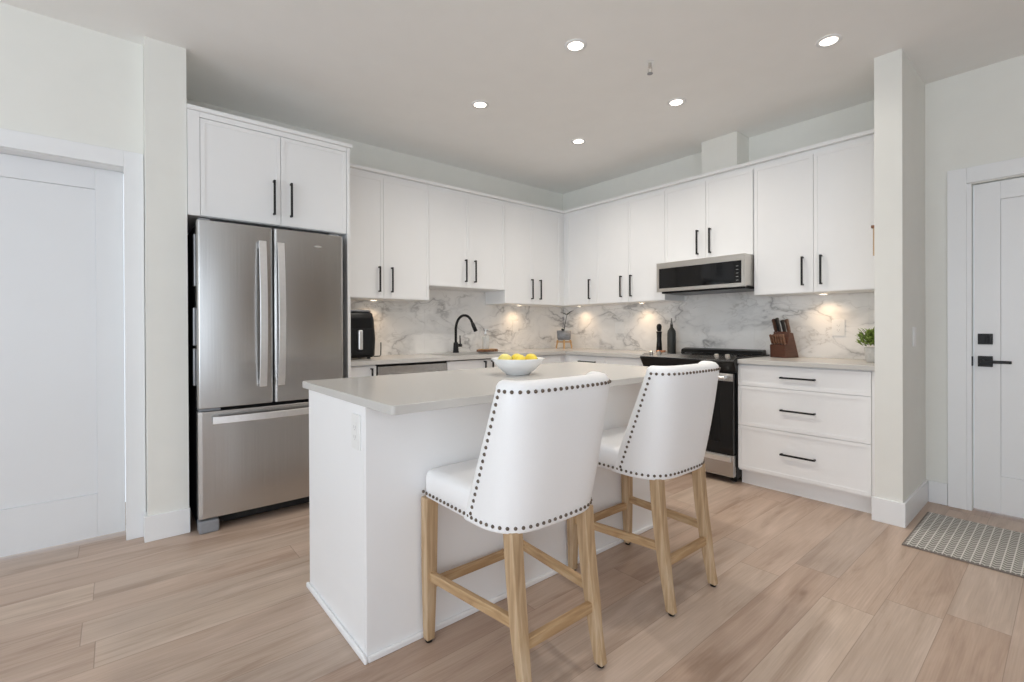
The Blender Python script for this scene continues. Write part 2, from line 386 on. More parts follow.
def wall_cabinet(face, u0, u1, seams, zb, pulls, label, group=None, depth=DU, back=.002, plen=.205, filler=None, zp=None):
    loc = M(face, 0, (u0+u1)/2, depth/2, zb)
    t = thing('wall_cabinet', loc, label, 'cabinet', group)
    mb = MB(); B3(mb, face, 0, u0+.0008, u1-.0008, back, depth, zb, 2.404); mb.build('carcass', 'cabinet_paint', t)
    ds = []
    for a, b in zip(seams, seams[1:]):
        ds.append(front('door', face, depth, a, b, zb+.002, ZT, t))
    for i, u in pulls: pull(face, depth, u, (zp or zb+.052+plen/2), plen, ds[i])
    return t
# --- fridge wall
YA, YB, YC = -2.845, -2.010, -1.165
wall_cabinet('x', YA, YB, (YA, -2.428, YB), ZB, ((0, -2.470), (1, -2.362)), 'white wall cabinet with two tall doors right beside the fridge, above the black air fryer')
wall_cabinet('x', YB, YC, (YB, -1.590, YC), 1.525, ((0, -1.634), (1, -1.530)), 'shorter white double-door wall cabinet above the sink and faucet', depth=DU)
wall_cabinet('x', YC, -.0025, (YC, -.790, -.385), ZB, ((0, -.815), (1, -.700)), 'white double-door wall cabinet over the grey planter in the room corner')
# --- range wall
wall_cabinet('y', DU+.0012, .786, (.375, .786), ZB, ((0, .704),), 'narrow single-door white wall cabinet next to the inner corner', back=.002)
wall_cabinet('y', .786, 1.575, (.786, 1.181, 1.575), ZB, ((0, 1.103), (1, 1.219)), 'white double-door wall cabinet just left of the microwave')
wall_cabinet('y', 1.575, 2.342, (1.575, 1.960, 2.342), 1.712, ((0, 1.893), (1, 2.003)), 'short white double-door wall cabinet directly above the microwave')
wall_cabinet('y', 2.342, 3.172, (2.350, 2.755, 3.160), ZB, ((0, 2.689), (1, 2.805)), 'large white double-door wall cabinet between microwave and white column, above the knife block')
# cornice strips
CD = DU+.020+.014
tag(bx(.002, YA+.001, 2.4055, CD, -.002, 2.429).build('cornice', 'cabinet_paint', bevel=.002), 'thin white cornice strip along the top of the cabinets over the sink run', 'moulding')
m = MB().box(CD+.001, -CD, 2.4055, 1.864, -.002, 2.429).box(1.864, -CD, 2.4055, 2.172, -.222, 2.429).box(2.172, -CD, 2.4055, 3.171, -.002, 2.429)
tag(m.build('cornice', 'cabinet_paint', bevel=.002), 'thin white cornice strip along the top of the cabinets over the range run', 'moulding')
# --- over-fridge cabinet + tall side panel
XF = .707
t = thing('wall_cabinet', (.35, -3.3, 1.807), 'deep white double-door cabinet above the stainless fridge', 'cabinet')
bx(.002, -3.777, 1.807, XF-.020, -2.870, 2.404).build('carcass', 'cabinet_paint', t)
bx(XF-.0195, -3.777, 1.807, XF, -3.719, 2.404).build('filler_strip', 'cabinet_paint', t)
bx(XF-.0195, -3.7185, ZT+.002, XF, -2.870, 2.404).build('top_rail', 'cabinet_paint', t)
dA = front('door', 'x', XF-.020, -3.718, -3.289, 1.809, ZT, t); dB = front('door', 'x', XF-.020, -3.289, -2.870, 1.809, ZT, t)
pull('x', XF-.020, -3.331, 1.975, .215, dA); pull('x', XF-.020, -3.231, 1.975, .215, dB)
bx(.002, -3.778, 2.4055, XF+.016, -2.832, 2.429).build('cornice', 'cabinet_paint', t, bevel=.002)
tag(bx(.002, -2.868, 0, XF+.002, -2.847, 2.404).build('tall_side_panel', 'cabinet_paint', bevel=.001), 'tall white upright panel between fridge and counter', 'panel')

# ------------------------------------------------------------------ backsplash
sp = MB()
ys = [-2.845, -1.877, -.94, -.003]
for a, b in zip(ys, ys[1:]): sp.box(.0005, a+.0003, .9185, .010, b-.0003, 1.3955)
sp.box(.0005, YB+.001, 1.3955, .010, YC-.001, 1.5235)
tag(sp.build('marble_backsplash', 'marble'), 'white marble backsplash with grey veins behind sink and faucet', 'backsplash')
sp = MB()
xs = [.0105, .154+.43, 1.399, 2.215, 3.0, 3.171]
for a, b in zip(xs, xs[1:]): sp.box(a+.0003, -.010, .9185, b-.0003, -.0005, 1.3955)
sp.box(1.577, -.010, 1.3955, 2.340, -.0005, 1.46)
tag(sp.build('marble_backsplash', 'marble'), 'white marble backsplash with grey veins behind range and knife block', 'backsplash')

# ------------------------------------------------------------------ base cabinets, counters
CT = .918; CB = .888; XFc = .60
def base_cab(label, face, u0, u1, name='base_cabinet', d=.58):
    t = thing(name, M(face, 0, (u0+u1)/2, d/2, 0), label, 'cabinet')
    mb = MB(); B3(mb, face, 0, u0+.0008, u1-.0008, .012, d, .105, CB-.001); mb.build('carcass', 'cabinet_paint', t)
    mb = MB(); B3(mb, face, 0, u0+.0008, u1-.0008, .012, d-.045, 0, .104); mb.build('toe_kick', 'cabinet_paint', t)
    return t
t = base_cab('narrow white base cabinet between fridge panel and dishwasher', 'x', -2.845, -2.612)
d = front('door', 'x', .58, -2.843, -2.613, .115, CB-.010, t); pull('x', .58, -2.655, .76, .205, d)
t = base_cab('white sink base cabinet right of the dishwasher', 'x', -1.998, -1.165)
# open the sink base under the bowl: carcass rebuilt lower
for c in t.children:
    if c.name.startswith('carcass'):
        for v in c.data.vertices:
            if v.co.z > .3: v.co.z = .55
d = front('door', 'x', .58, -1.997, -1.581, .115, CB-.010, t); pull('x', .58, -1.620, .765, .205, d)
d = front('door', 'x', .58, -1.581, -1.166, .115, CB-.010, t); pull('x', .58, -1.540, .765, .205, d)
t = base_cab('white base cabinet on the sink run reaching the room corner', 'x', -1.165, -.0125)
front('door', 'x', .58, -1.163, -.65, .115, CB-.010, t)
t = base_cab('white base cabinet on the back wall between corner and range', 'y', .5815, 1.572)
d = front('drawer', 'y', .58, .64, 1.105, .115, CB-.010, t); pull('y', .58, .90, .825, .205, d, False)
front('drawer', 'y', .58, 1.105, 1.570, .115, CB-.010, t)

t = base_cab('white three-drawer base cabinet between range and white column', 'y', 2.344, 3.150)
for z0, z1, zp in ((.728, .879, .806), (.438, .728, .583), (.120, .438, .282)):
    d = front('drawer', 'y', .58, 2.345, 3.149, z0, z1, t); pull('y', .58, 2.746, zp, .212, d, False)
MB().box(3.1505, -.598, .0, 3.1715, -.012, CB-.001).build('filler_strip', 'cabinet_paint', t)

# counters (L-shaped with a sink cut-out; short one right of the range)
SX0, SX1, SY0, SY1 = .135, .535, -1.93, -1.24
m = MB()
m.box(.0105, -2.845, CB, .625, SY0, CT).box(.0105, SY1, CB, .625, -.0105, CT).box(.0105, SY0, CB, SX0, SY1, CT).box(SX1, SY0, CB, .625, SY1, CT)
m.box(.625, -.625, CB, 1.573, -.0105, CT)
bmesh.ops.remove_doubles(m.bm, verts=m.bm.verts, dist=1e-5)
tag(m.build('countertop', 'quartz'), 'L-shaped pale grey quartz countertop along sink wall and corner', 'countertop')
tag(bx(2.343, -.625, CB, 3.1715, -.0105, CT).build('countertop', 'quartz', bevel=.002), 'short grey quartz countertop above the three drawers, under the knife block', 'countertop')
# sink
t = thing('sink', (.335, -1.585, .68), 'undermount stainless sink below the black faucet', 'sink')
m = MB(); w = .002
m.box(SX0+.002, SY0+.002, .68, SX1-.002, SY1-.002, .682)
m.box(SX0, SY0, .682, SX0+w, SY1, CB-.001).box(SX1-w, SY0, .682, SX1, SY1, CB-.001).box(SX0+w, SY0, .682, SX1-w, SY0+w, CB-.001).box(SX0+w, SY1-w, .682, SX1-w, SY1, CB-.001)
m.build('basin', 'steel', t)
MB().lathe([(.02, 0), (.045, 0), (.045, .003), (.02, .004)], (.335, -1.585, .6825), 20).build('drain', 'steel_bright', t)

# dishwasher
t = thing('dishwasher', (.3, -2.305, 0), 'stainless steel dishwasher under the sink-wall counter', 'dishwasher')
bx(.05, -2.608, .02, .575, -2.002, CB-.004).build('body', 'dark_void', t)
dd = bx(.576, -2.600, .115, .602, -2.002, CB-.020).build('door', 'steel', t, bevel=.003)
bx(.576, -2.600, CB-.0185, .592, -2.002, CB-.004).build('control_strip', 'black_plastic', t)
MB().tube([(.655, -2.53, .80), (.655, -2.07, .80)], .009).tube([(.603, -2.50, .80), (.655, -2.50, .80)], .006).tube([(.603, -2.10, .80), (.655, -2.10, .80)], .006).build('bar_handle', 'steel_bright', dd, smooth=True)
bx(.50, -2.606, 0, .53, -2.004, .10).build('kick_plate', 'black_plastic', t)

# ------------------------------------------------------------------ fridge
FY0, FY1, FX = -3.746, -2.930, .80
FYM = -3.356
t = thing('refrigerator', (.40, -3.33, 0), 'large stainless french-door refrigerator in the white alcove', 'refrigerator')
bx(.04, FY0+.006, .03, .722, FY1-.006, 1.755).build('body', 'dark_void', t)
def fdoor(name, y0, y1, z0, z1):
    # slightly crowned stainless skin with rounded long edges
    n = 40; pts = []
    r = .010
    for i in range(n+1):
        s = i/n; y = y0+(y1-y0)*s
        e = min(s, 1-s)*(y1-y0)
        d = FX + .006*(1-(2*s-1)**2) - (r-math.sqrt(max(0, r*r-(r-min(e, r))**2)))
        pts.append((d, y))
    ext = [(FX-.073, y0), *[(p[0], p[1]) for p in pts], (FX-.073, y1)]
    poly = []
    for q in ext:
        if not poly or (abs(q[0]-poly[-1][0])+abs(q[1]-poly[-1][1])) > 1e-5: poly.append(q)
    mb = MB(); mb.prism(poly, z0, z1, 'z')
    return mb.build(name, 'steel', t, bevel=.003)
dl = fdoor('door', FY0, FYM-.0035, .708, 1.768); dr = fdoor('door', FYM+.0035, FY1, .708, 1.768)
fz = fdoor('freezer_drawer', FY0, FY1, .088, .690)
bx(.735, FYM-.003, .715, .788, FYM+.003, 1.760).build('gasket', 'black_plastic', t)
def arc_handle(p0, p1, out, wdir, w, bow, parent):
    """flat bowed bar handle from p0 to p1, bulging along +x"""
    n = 16; rs = []
    for i in range(n+1):
        s = i/n; p = Vector(p0).lerp(Vector(p1), s); x = out+bow*(1-(2*s-1)**2)
        th = .012
        c = Vector((x, p.y, p.z)); wd = Vector(wdir)*w/2
        rs.append([c-wd, c+wd, c+wd+Vector((th, 0, 0)), c-wd+Vector((th, 0, 0))])
    mb = MB().rings(rs)
    for s in (.03, .97):
        p = Vector(p0).lerp(Vector(p1), s); wd = Vector(wdir)*w*.35; ln = (Vector(p1)-Vector(p0)).normalized()*.014
        a = Vector((FX-.004, p.y, p.z))-wd-ln; b = Vector((out+.004, p.y, p.z))+wd+ln
        mb.box(*a, *b)
    return mb.build('handle', 'steel_bright', parent, bevel=.002)
arc_handle((0, FYM-.066, 1.680), (0, FYM-.066, .812), .822, (0, 1, 0), .040, .030, dl)
arc_handle((0, FYM+.034, 1.680), (0, FYM+.034, .812), .822, (0, 1, 0), .040, .030, dr)
arc_handle((0, FY0+.065, .643), (0, FY1-.065, .643), .836, (0, 0, 1), .040, .020, fz)
bg_ = MB().lathe([(.0, 0), (.024, 0), (.024, .0015), (0, .0015)], (0, 0, 0), 24, 1, .22)
bg_.build('badge', 'steel_bright', dr, xf=Matrix.Translation((FX+.0062, FY1-.165, 1.683)) @ Matrix.Rotation(math.pi/2, 4, 'Z') @ Matrix.Rotation(math.pi/2, 4, 'X'))
for y in (FY0+.012, FY1-.07): bx(.66, y, 1.756, .76, y+.058, 1.785).build('hinge_cover', 'grey_plastic', t, bevel=.004)
bx(.730, FY0+.006, .692, .79, FY0+.11, .706).build('centre_hinge', 'grey_plastic', t, bevel=.002)
bx(.69, FY0+.13, .022, .716, FY1-.02, .084).build('kick_grille', 'black_plastic', t)
for y in (FY0+.002, FY1-.102): bx(.70, y, 0, .79, y+.10, .075).build('foot', 'grey_plastic', t, bevel=.012)
for a in ((.665, FY0-.006, 1.40, .720, FY0+.004, 1.70), (.650, FY0-.010, 1.06, .705, FY0+.004, 1.28), (.650, FY0-.010, .83, .700, FY0+.004, 1.045)): bx(*a).build('side_bracket', 'steel_dark', t, bevel=.004)

# ------------------------------------------------------------------ microwave
t = thing('microwave', (1.96, -.24, 1.46), 'low-profile stainless microwave mounted over the range', 'microwave')
bx(1.580, -.435, 1.470, 2.3375, -.012, 1.710).build('body', 'steel_satin', t, bevel=.002)
m = MB(); y0, y1 = -.462, -.4355
X0, X1, Z0, Z1 = 1.577, 2.338, 1.462, 1.7105
gx0, gx1, gz0, gz1 = 1.600, 2.312, 1.490, 1.662
m.box(X0, y0, gz1, X1, y1, Z1).box(X0, y0, Z0, X1, y1, gz0).box(X0, y0, gz0, gx0, y1, gz1).box(gx1, y0, gz0, X1, y1, gz1)
m.build('door_frame', 'steel_satin', t)
g = bx(gx0+.0005, y0+.004, gz0+.0005, gx1-.0005, y1, gz1-.0005).build('door_glass', 'black_glass', t)
MB().box(gx0+.10, y0+.0032, gz0+.03, gx1-.24, y0+.0039, gz1-.03).build('viewing_window', 'black_glass', g)
c = bx(gx1-.055, y0+.0020, gz0+.006, gx1-.008, y0+.0038, gz1-.006).build('control_panel', 'black_plastic', t)
for k in range(5): bx(gx1-.042, y0+.0012, gz0+.020+k*.027, gx1-.024, y0+.0019, gz0+.024+k*.027).build('touch_key', 'slot_grey', c)
bx(1.60, -.42, 1.448, 2.32, -.03, 1.4695).build('vent_grille', 'black_plastic', t, bevel=.003)

# ------------------------------------------------------------------ range
t = thing('range', (1.957, -.32, 0), 'black and stainless slide-in electric range under the microwave', 'stove')
bx(1.579, -.60, .035, 2.337, -.014, .905).build('body', 'black_metal', t)
ck = bx(1.579, -.625, .9055, 2.337, -.014, .928).build('cooktop', 'black_glass', t, bevel=.003)
for x, y, r in ((1.76, -.42, .105), (2.16, -.42, .085), (1.76, -.17, .075), (2.16, -.17, .095)):
    a = [(x+r*math.cos(i*math.pi/20), y+r*math.sin(i*math.pi/20)) for i in range(40)]; b = [(x+(r-.003)*math.cos(i*math.pi/20), y+(r-.003)*math.sin(i*math.pi/20)) for i in range(40)]
    m = MB().rings([[(*q, .9282) for q in a], [(*q, .9286) for q in a], [(*q, .9286) for q in b], [(*q, .9282) for q in b]], cap=False)
    m.build('burner_ring', 'slot_grey', ck)
MB().prism([(-.115, .9285), (-.030, .9285), (-.030, .960), (-.045, .966), (-.10, .956)], 1.60, 2.316, 'x').build('rear_vent', 'black_plastic', t, bevel=.004)
cp = MB().box(1.583, -.6263, .822, 2.333, -.6010, .9045).prism([(-.6265, .935), (-.6265, .822), (-.640, .822), (-.690, .900), (-.686, .908)], 1.560, 2.356, 'x').build('control_panel', 'black_plastic', t, bevel=.002)
MB().prism([(-.6275, .9358), (-.685, .9095), (-.685, .9109), (-.6275, .9374)], 1.563, 2.353, 'x').build('trim_strip', 'steel', cp)
for x in (1.632, 1.706, 2.202, 2.284):
    k = MB(); k.lathe([(.021, 0), (.021, .006), (.017, .008), (.016, .026), (.013, .029), (.0, .029)], (0, 0, 0), 20)
    k.build('knob', 'steel_satin', cp, smooth=False, xf=Matrix.Translation((x, -.628, .9235)) @ Matrix.Rotation(.26, 4, 'X'))
od = bx(1.583, -.648, .218, 2.333, -.6005, .812).build('oven_door', 'black_glass', t, bevel=.004)
bx(1.583, -.6495, .755, 2.333, -.6485, .811).build('door_top_band', 'steel', od)
m = MB().tube([(1.62, -.700, .785), (2.296, -.700, .785)], .0135).box(1.63, -.70, .775, 1.655, -.6487, .795).box(2.261, -.70, .775, 2.286, -.6487, .795)
m.build('handle', 'steel_bright', od, smooth=False)
bx(1.68, -.6490, .30, 2.236, -.6483, .68).build('oven_window', 'black_plastic', od)
dr_ = bx(1.583, -.648, .050, 2.333, -.6005, .210).build('storage_drawer', 'steel', t, bevel=.003)
MB().prism([(-.6485, .160), (-.668, .165), (-.668, .198), (-.6485, .203)], 1.60, 2.316, 'x').build('drawer_lip', 'steel_bright', dr_)
for x in (1.62, 2.296):
    MB().lathe([(.02, 0), (.02, .034)], (x, -.55, 0), 12).build('foot', 'black_plastic', t)
    MB().lathe([(.02, 0), (.02, .034)], (x, -.08, 0), 12).build('foot', 'black_plastic', t)

# ------------------------------------------------------------------ island
IX0, IX1, IY0, IY1 = 1.737, 2.367, -3.434, -1.62
t = thing('kitchen_island', (2.05, -2.53, 0), 'white kitchen island in the middle of the kitchen', 'island')
bx(IX0+.001, IY0+.0205, .0, IX1-.0205, IY1, .8835).build('carcass', 'cabinet_paint', t)
bx(IX0, IY0, .0, IX1-.0215, IY0+.020, .8835).build('end_panel', 'island_paint', t, bevel=.001)
bx(IX1-.020, IY0, .0, IX1, IY1, .8835).build('back_panel', 'island_paint', t, bevel=.001)
MB().box(IX0-.008, IY0-.014, 0, IX1+.014, IY0-.0005, .022).box(IX1+.0005, IY0, 0, IX1+.014, IY1, .022).build('shoe_moulding', 'island_paint', t, bevel=.005)
for k, (a, b) in enumerate(((IY0+.02, -2.83), (-2.83, -2.22), (-2.22, IY1))):
    m = MB(); a += .0015; b -= .0015
    m.box(IX0-.014, a, .115, IX0, b, .875); m.build('door', 'cabinet_paint', t)
def rrect(x0, y0, x1, y1, r, n=6):
    out = []
    for cx, cy, a0 in ((x1-r, y1-r, 0), (x0+r, y1-r, 90), (x0+r, y0+r, 180), (x1-r, y0+r, 270)):
        for i in range(n+1):
            a = math.radians(a0+90*i/n); out.append((cx+r*math.cos(a), cy+r*math.sin(a)))
    return out
tag(MB().prism(rrect(1.647, -3.438, 2.581, -1.596, .014), .8842, .914, 'z').build('island_countertop', 'quartz', bevel=.002), 'pale grey quartz top of the kitchen island', 'countertop')

# ------------------------------------------------------------------ wall plates
def plate(face, base, u, z, label, duplex=1, switch=False, w=.074, h=.118, group=None):
    t = thing('wall_switch' if switch else 'power_outlet', M(face, base, u, .003, z-h/2), label, 'switch' if switch else 'outlet', group)
    mb = MB(); B3(mb, face, base, u-w/2, u+w/2, .0006, .0065, z-h/2, z+h/2); mb.build('cover_plate', 'plate_white', t, bevel=.0015)
    n = duplex
    for k in range(n):
        uu = u+(k-(n-1)/2)*.046
        mb = MB(); B3(mb, face, base, uu-.0165, uu+.0165, .0067, .0085, z-.034, z+.034)
        ins = mb.build('rocker' if switch else 'receptacle', 'plate_white', t, bevel=.001)
        if not switch:
            mb = MB()
            for s in (-1, 1):
                B3(mb, face, base, uu-.008, uu-.006, .0086, .0089, z+s*.017-.005, z+s*.017+.005)
                B3(mb, face, base, uu+.006, uu+.008, .0086, .0089, z+s*.017-.005, z+s*.017+.005)
                B3(mb, face, base, uu-.002, uu+.002, .0086, .0089, z+s*.017-.011, z+s*.017-.008)
            mb.build('socket_slot', 'slot_grey', ins)
    return t
plate('y', -IY0, 2.290, .787, 'white outlet plate on the end of the kitchen island', h=.125)
plate('x', .010, -.762, 1.165, 'white plate on the sink-wall marble, left of the corner planter', switch=True)
plate('y', .010, .835, 1.150, 'white plate on the back-wall marble between corner and range', switch=True, duplex=2, w=.118)
plate('y', .010, 2.816, 1.145, 'white double outlet on the marble right of the knife block', duplex=1, w=.082, h=.122)
plate('x', 3.304, -.352, 1.09, 'white switch on the side of the column by the entrance door', switch=True)

# ------------------------------------------------------------------ ceiling fixtures
def spot(parent, loc, power, color, size=2.3, blend=.9, r=.05):
    l = bpy.data.lights.new('lamp', 'SPOT'); l.energy = power; l.color = color; l.spot_size = size; l.spot_blend = blend; l.shadow_soft_size = r
    o = bpy.data.objects.new('lamp', l); COL.objects.link(o); o.parent = parent; o.location = Vector(loc)-Vector(parent['_w'])
DL = {(2.13, -2.10): 'recessed ceiling light just left of the ceiling sprinkler', (3.06, -1.045): 'recessed ceiling light closest to the white column',
      (1.215, -2.10): 'recessed ceiling light farthest left, towards the fridge', (2.126, -1.05): 'recessed ceiling light in front of the boxed duct above the microwave',
      (1.21, -1.06): 'recessed ceiling light closest to the inner corner of the room',
      (3.06, -2.10): 'recessed ceiling light over the bar stools, nearest the room side'}
for (x, y), lb in DL.items():
    t = thing('downlight', (x, y, HC), lb, 'ceiling light', 'recessed ceiling lights')
    MB().rings([[(x+r*math.cos(i*math.pi/20), y+r*math.sin(i*math.pi/20), HC-z) for i in range(40)] for r, z in ((.062, .0005), (.062, .004), (.043, .006), (.041, .001))], cap=False).build('trim_ring', 'trim_paint', t, smooth=True)
    MB().lathe([(0, 0), (.0415, 0), (.0415, .002), (0, .002)], (x, y, HC-.0035), 32).build('lens', 'lamp_lens', t)
    spot(t, (x, y, HC-.02), 7 if x > 3 and y > -1.5 else 35, (1, .935, .845), 2.5, 1)
t = thing('fire_sprinkler', (2.30, -1.63, HC), 'small metal fire sprinkler on the ceiling between the lights', 'sprinkler')
x, y = 2.30, -1.63
MB().lathe([(0, 0), (.026, 0), (.022, .006), (0, .006)], (x, y, HC-.0065), 24).build('escutcheon', 'steel_bright', t)
MB().lathe([(.009, 0), (.009, .03)], (x, y, HC-.037), 12).tube([(x-.012, y, HC-.037), (x-.012, y, HC-.06), (x, y, HC-.068)], .0025, 6).tube([(x+.012, y, HC-.037), (x+.012, y, HC-.06), (x, y, HC-.068)], .0025, 6).build('frame', 'steel_satin', t)
MB().lathe([(0, 0), (.017, 0), (.017, .002), (0, .002)], (x, y, HC-.071), 16).build('deflector', 'steel_dark', t)

def puck(x, y, lb, z=ZB):
    t = thing('under_cabinet_light', (x, y, z), lb, 'cabinet light', 'puck lights under the wall cabinets')
    MB().rings([[(x+r*math.cos(i*math.pi/16), y+r*math.sin(i*math.pi/16), z-h) for i in range(32)] for r, h in ((.033, .0004), (.033, .006), (.026, .007), (.025, .003))], cap=False).build('trim_ring', 'plate_white', t)
    MB().lathe([(0, 0), (.0255, 0), (.0255, .002), (0, .002)], (x, y, z-.006), 24).build('lens', 'puck_lens', t)
    spot(t, (x, y, z-.012), 3.0, (1, .70, .42), 2.6, 1, .02)
puck(.13, -2.43, 'round light under the wall cabinet above the air fryer')
puck(.12, -.80, 'round light under the wall cabinet above the sink-wall switch plate')
puck(.36, -.12, 'round light under the narrow single-door wall cabinet by the corner')
puck(1.18, -.12, 'round light under the wall cabinet left of the microwave')
puck(2.75, -.12, 'round light under the wall cabinet above the knife block')

# ------------------------------------------------------------------ entrance mat
t = thing('door_mat', (3.85, -.58, 0), 'grey and cream woven door mat before the entrance door', 'mat')
bx(3.352, -.925, .0005, 4.36, -.250, .006).build('edging', 'mat_edge', t, bevel=.002)
bx(3.362, -.915, .0061, 4.35, -.260, .0085).build('mat_field', 'woven_mat', t)

# ------------------------------------------------------------------ faucet, soap, air fryer, planter
t = thing('faucet', (.095, -1.585, CT), 'matt black gooseneck faucet behind the sink', 'faucet')
fx, fy = .095, -1.585
MB().lathe([(.029, .0005), (.029, .012), (.026, .02), (.023, .09), (.018, .10)], (fx, fy, CT), 20).build('base', 'black_metal', t, smooth=True)
pts = [(fx, fy, CT+.10), (fx, fy, CT+.235)]
R_ = .090
for i in range(0, 11):
    a = math.pi*(1-i/10*.93); pts.append((fx+.01+R_+R_*math.cos(a), fy+.06*(i/10), CT+.268+R_*math.sin(a)))
MB().tube(pts, .0125, 14).build('gooseneck', 'black_metal', t, smooth=True)
e = Vector(pts[-1]); dv = (e-Vector(pts[-2])).normalized()
MB().tube([e, e+dv*.02, e+dv*.09], [.014, .0175, .0185], 14).build('spray_head', 'black_metal', t, smooth=True)
MB().tube([(fx, fy+.02, CT+.07), (fx, fy+.062, CT+.07)], .016).tube([(fx, fy+.05, CT+.075), (fx+.004, fy+.045, CT+.165)], [.007, .005]).build('side_lever', 'black_metal', t, smooth=True)

t = thing('soap_tray', (.13, -1.235, CT), 'rustic brown wood slice on the counter beside the faucet', 'tray')
n = 26; R1 = [(.13+(.070+.008*math.sin(i*2.3))*math.cos(2*math.pi*i/n), -1.235+(.118+.010*math.sin(i*1.7))*math.sin(2*math.pi*i/n)) for i in range(n)]
MB().rings([[(*q, CT+.001) for q in R1], [(*q, CT+.022) for q in R1]]).build('bark_rim', 'brown_wood', t)
R2_ = [((q[0]-.13)*.90+.13, (q[1]+1.235)*.90-1.235) for q in R1]
MB().rings([[(*q, CT+.0221) for q in R2_], [(*q, CT+.025) for q in R2_]]).build('cut_face', 'light_wood', t)
t = thing('soap_dispenser', (.12, -1.245, CT+.0255), 'clear soap bottle with silver pump on the wood slice', 'soap dispenser')
MB().lathe([(0, 0), (.032, 0), (.034, .006), (.034, .115), (.028, .13), (.014, .138), (.014, .145)], (.12, -1.245, CT+.0255), 24).build('bottle', 'clear_plastic', t, smooth=True)
MB().lathe([(.017, 0), (.017, .022), (.006, .025), (.006, .045), (.012, .046), (.012, .056), (0, .057)], (.12, -1.245, CT+.171), 16).tube([(.12, -1.245, CT+.222), (.17, -1.245, CT+.220), (.175, -1.245, CT+.212)], .005, 8).build('pump', 'steel_bright', t)

t = thing('air_fryer', (.28, -2.68, CT), 'black air fryer on the counter against the fridge panel', 'air fryer')
ax0, ax1, ay0, ay1 = .13, .415, -2.825, -2.522
def rbox(x0, y0, x1, y1, r): return rrect(x0, y0, x1, y1, r, 6)
rs = []
for z, ins in ((.012, .012), (.03, .004), (.16, 0), (.30, .008), (.352, .016), (.366, .03)):
    rs.append([(*q, CT+z) for q in rbox(ax0+ins, ay0+ins, ax1-ins, ay1-ins, .05)])
MB().rings(rs).build('housing', 'black_plastic', t, smooth=True)
rs = [[(*q, CT+z) for q in rbox(ax0+i, ay0+i, ax1-i, ay1-i, .05)] for z, i in ((.3665, .030), (.372, .024), (.378, .026), (.382, .045))]
MB().rings(rs).build('lid_panel', 'grey_plastic', t, smooth=True)
dw = bx(ax1-.002, ay0+.045, CT+.035, ax1+.008, ay1-.040, CT+.235).build('drawer', 'black_metal', t, bevel=.004)
MB().rings([[(ax1+.0085, y, z) for y, z in rr] if k == 0 else [(ax1+.045, y, z) for y, z in rr] for k, rr in enumerate([[(-2.690, CT+.075), (-2.655, CT+.075), (-2.655, CT+.225), (-2.690, CT+.225)]]*2)]).build('drawer_handle', 'steel_bright', dw, bevel=.008)
for x in (ax0+.05, ax1-.05):
    for y in (ay0+.05, ay1-.05): MB().lathe([(.014, 0), (.014, .0118)], (x, y, CT+.0002), 10).build('foot', 'black_plastic', t)
tag(MB().tube([(.18, -2.50, CT+.006), (.20, -2.43, CT+.006), (.20, -2.405, CT+.006), (.20, -2.398, CT+.02), (.20, -2.396, CT+.12)], .0045, 8).build('wire_stand', 'black_metal', smooth=True), 'small thin black upright wire stand beside the air fryer', 'stand')

t = thing('planter', (.22, -.22, CT), 'grey patterned pot on wooden legs in the counter corner', 'planter')
px_, py_ = .22, -.22
MB().lathe([(0, 0), (.066, 0), (.076, .012), (.082, .105), (.076, .105), (.070, .02), (0, .018)], (px_, py_, CT+.098), 32).build('pot', 'grey_pot', t, smooth=True)
MB().lathe([(0, 0), (.0735, 0), (.0735, .004), (0, .006)], (px_, py_, CT+.19), 20).build('soil', 'soil', t)
for k in range(4):
    a = math.pi/4+k*math.pi/2; c, s = math.cos(a), math.sin(a)
    MB().tube([(px_+.088*c, py_+.088*s, CT+.0005), (px_+.070*c, py_+.070*s, CT+.097)], [.008, .010], 10).build('leg', 'light_wood', t)
MB().tube([(px_-.062, py_-.062, CT+.075), (px_+.062, py_+.062, CT+.075)], .007, 8).tube([(px_-.062, py_+.062, CT+.075), (px_+.062, py_-.062, CT+.075)], .007, 8).build('cross_bar', 'light_wood', t)
def leaf(mb, base, d, L, w, up):
    d = Vector(d).normalized(); side = d.cross(Vector((0, 0, 1))).normalized(); nrm = side.cross(d)
    b = Vector(base); n = 6; rs = []
    for i in range(n+1):
        s = i/n; c = b+d*L*s+Vector((0, 0, up*math.sin(s*2.2)))
        ww = w*math.sin(math.pi*min(max(s, .03), .97))*(1.15-.3*s); th = .0012
        rs.append([c-side*ww+nrm*.2*ww, c-nrm*th, c+side*ww+nrm*.2*ww, c+nrm*th])
    mb.rings(rs)
p = thing('seedling', (px_, py_, CT+.194), 'small dark plant with two big leaves growing in the grey corner pot', 'plant')
MB().tube([(px_, py_, CT+.196), (px_+.004, py_+.02, CT+.30), (px_+.012, py_+.035, CT+.375)], [.004, .0035, .003], 8).build('stem', 'leaf_dark', p, smooth=True)
tp = (px_+.012, py_+.035, CT+.375)
m = MB(); leaf(m, tp, (.3, 1, .55), .10, .022, .012); m.build('leaf', 'leaf_dark', p, smooth=True)
m = MB(); leaf(m, tp, (-.2, -1, .25), .085, .018, .012); m.build('leaf', 'leaf_dark', p, smooth=True)
m = MB(); leaf(m, tp, (1, -.25, .3), .05, .014, .01); m.build('leaf', 'leaf_dark', p, smooth=True)
m = MB(); leaf(m, (px_+.03, py_-.045, CT+.196), (.6, -1, .5), .06, .016, .008); m.build('leaf', 'leaf_dark', p, smooth=True)

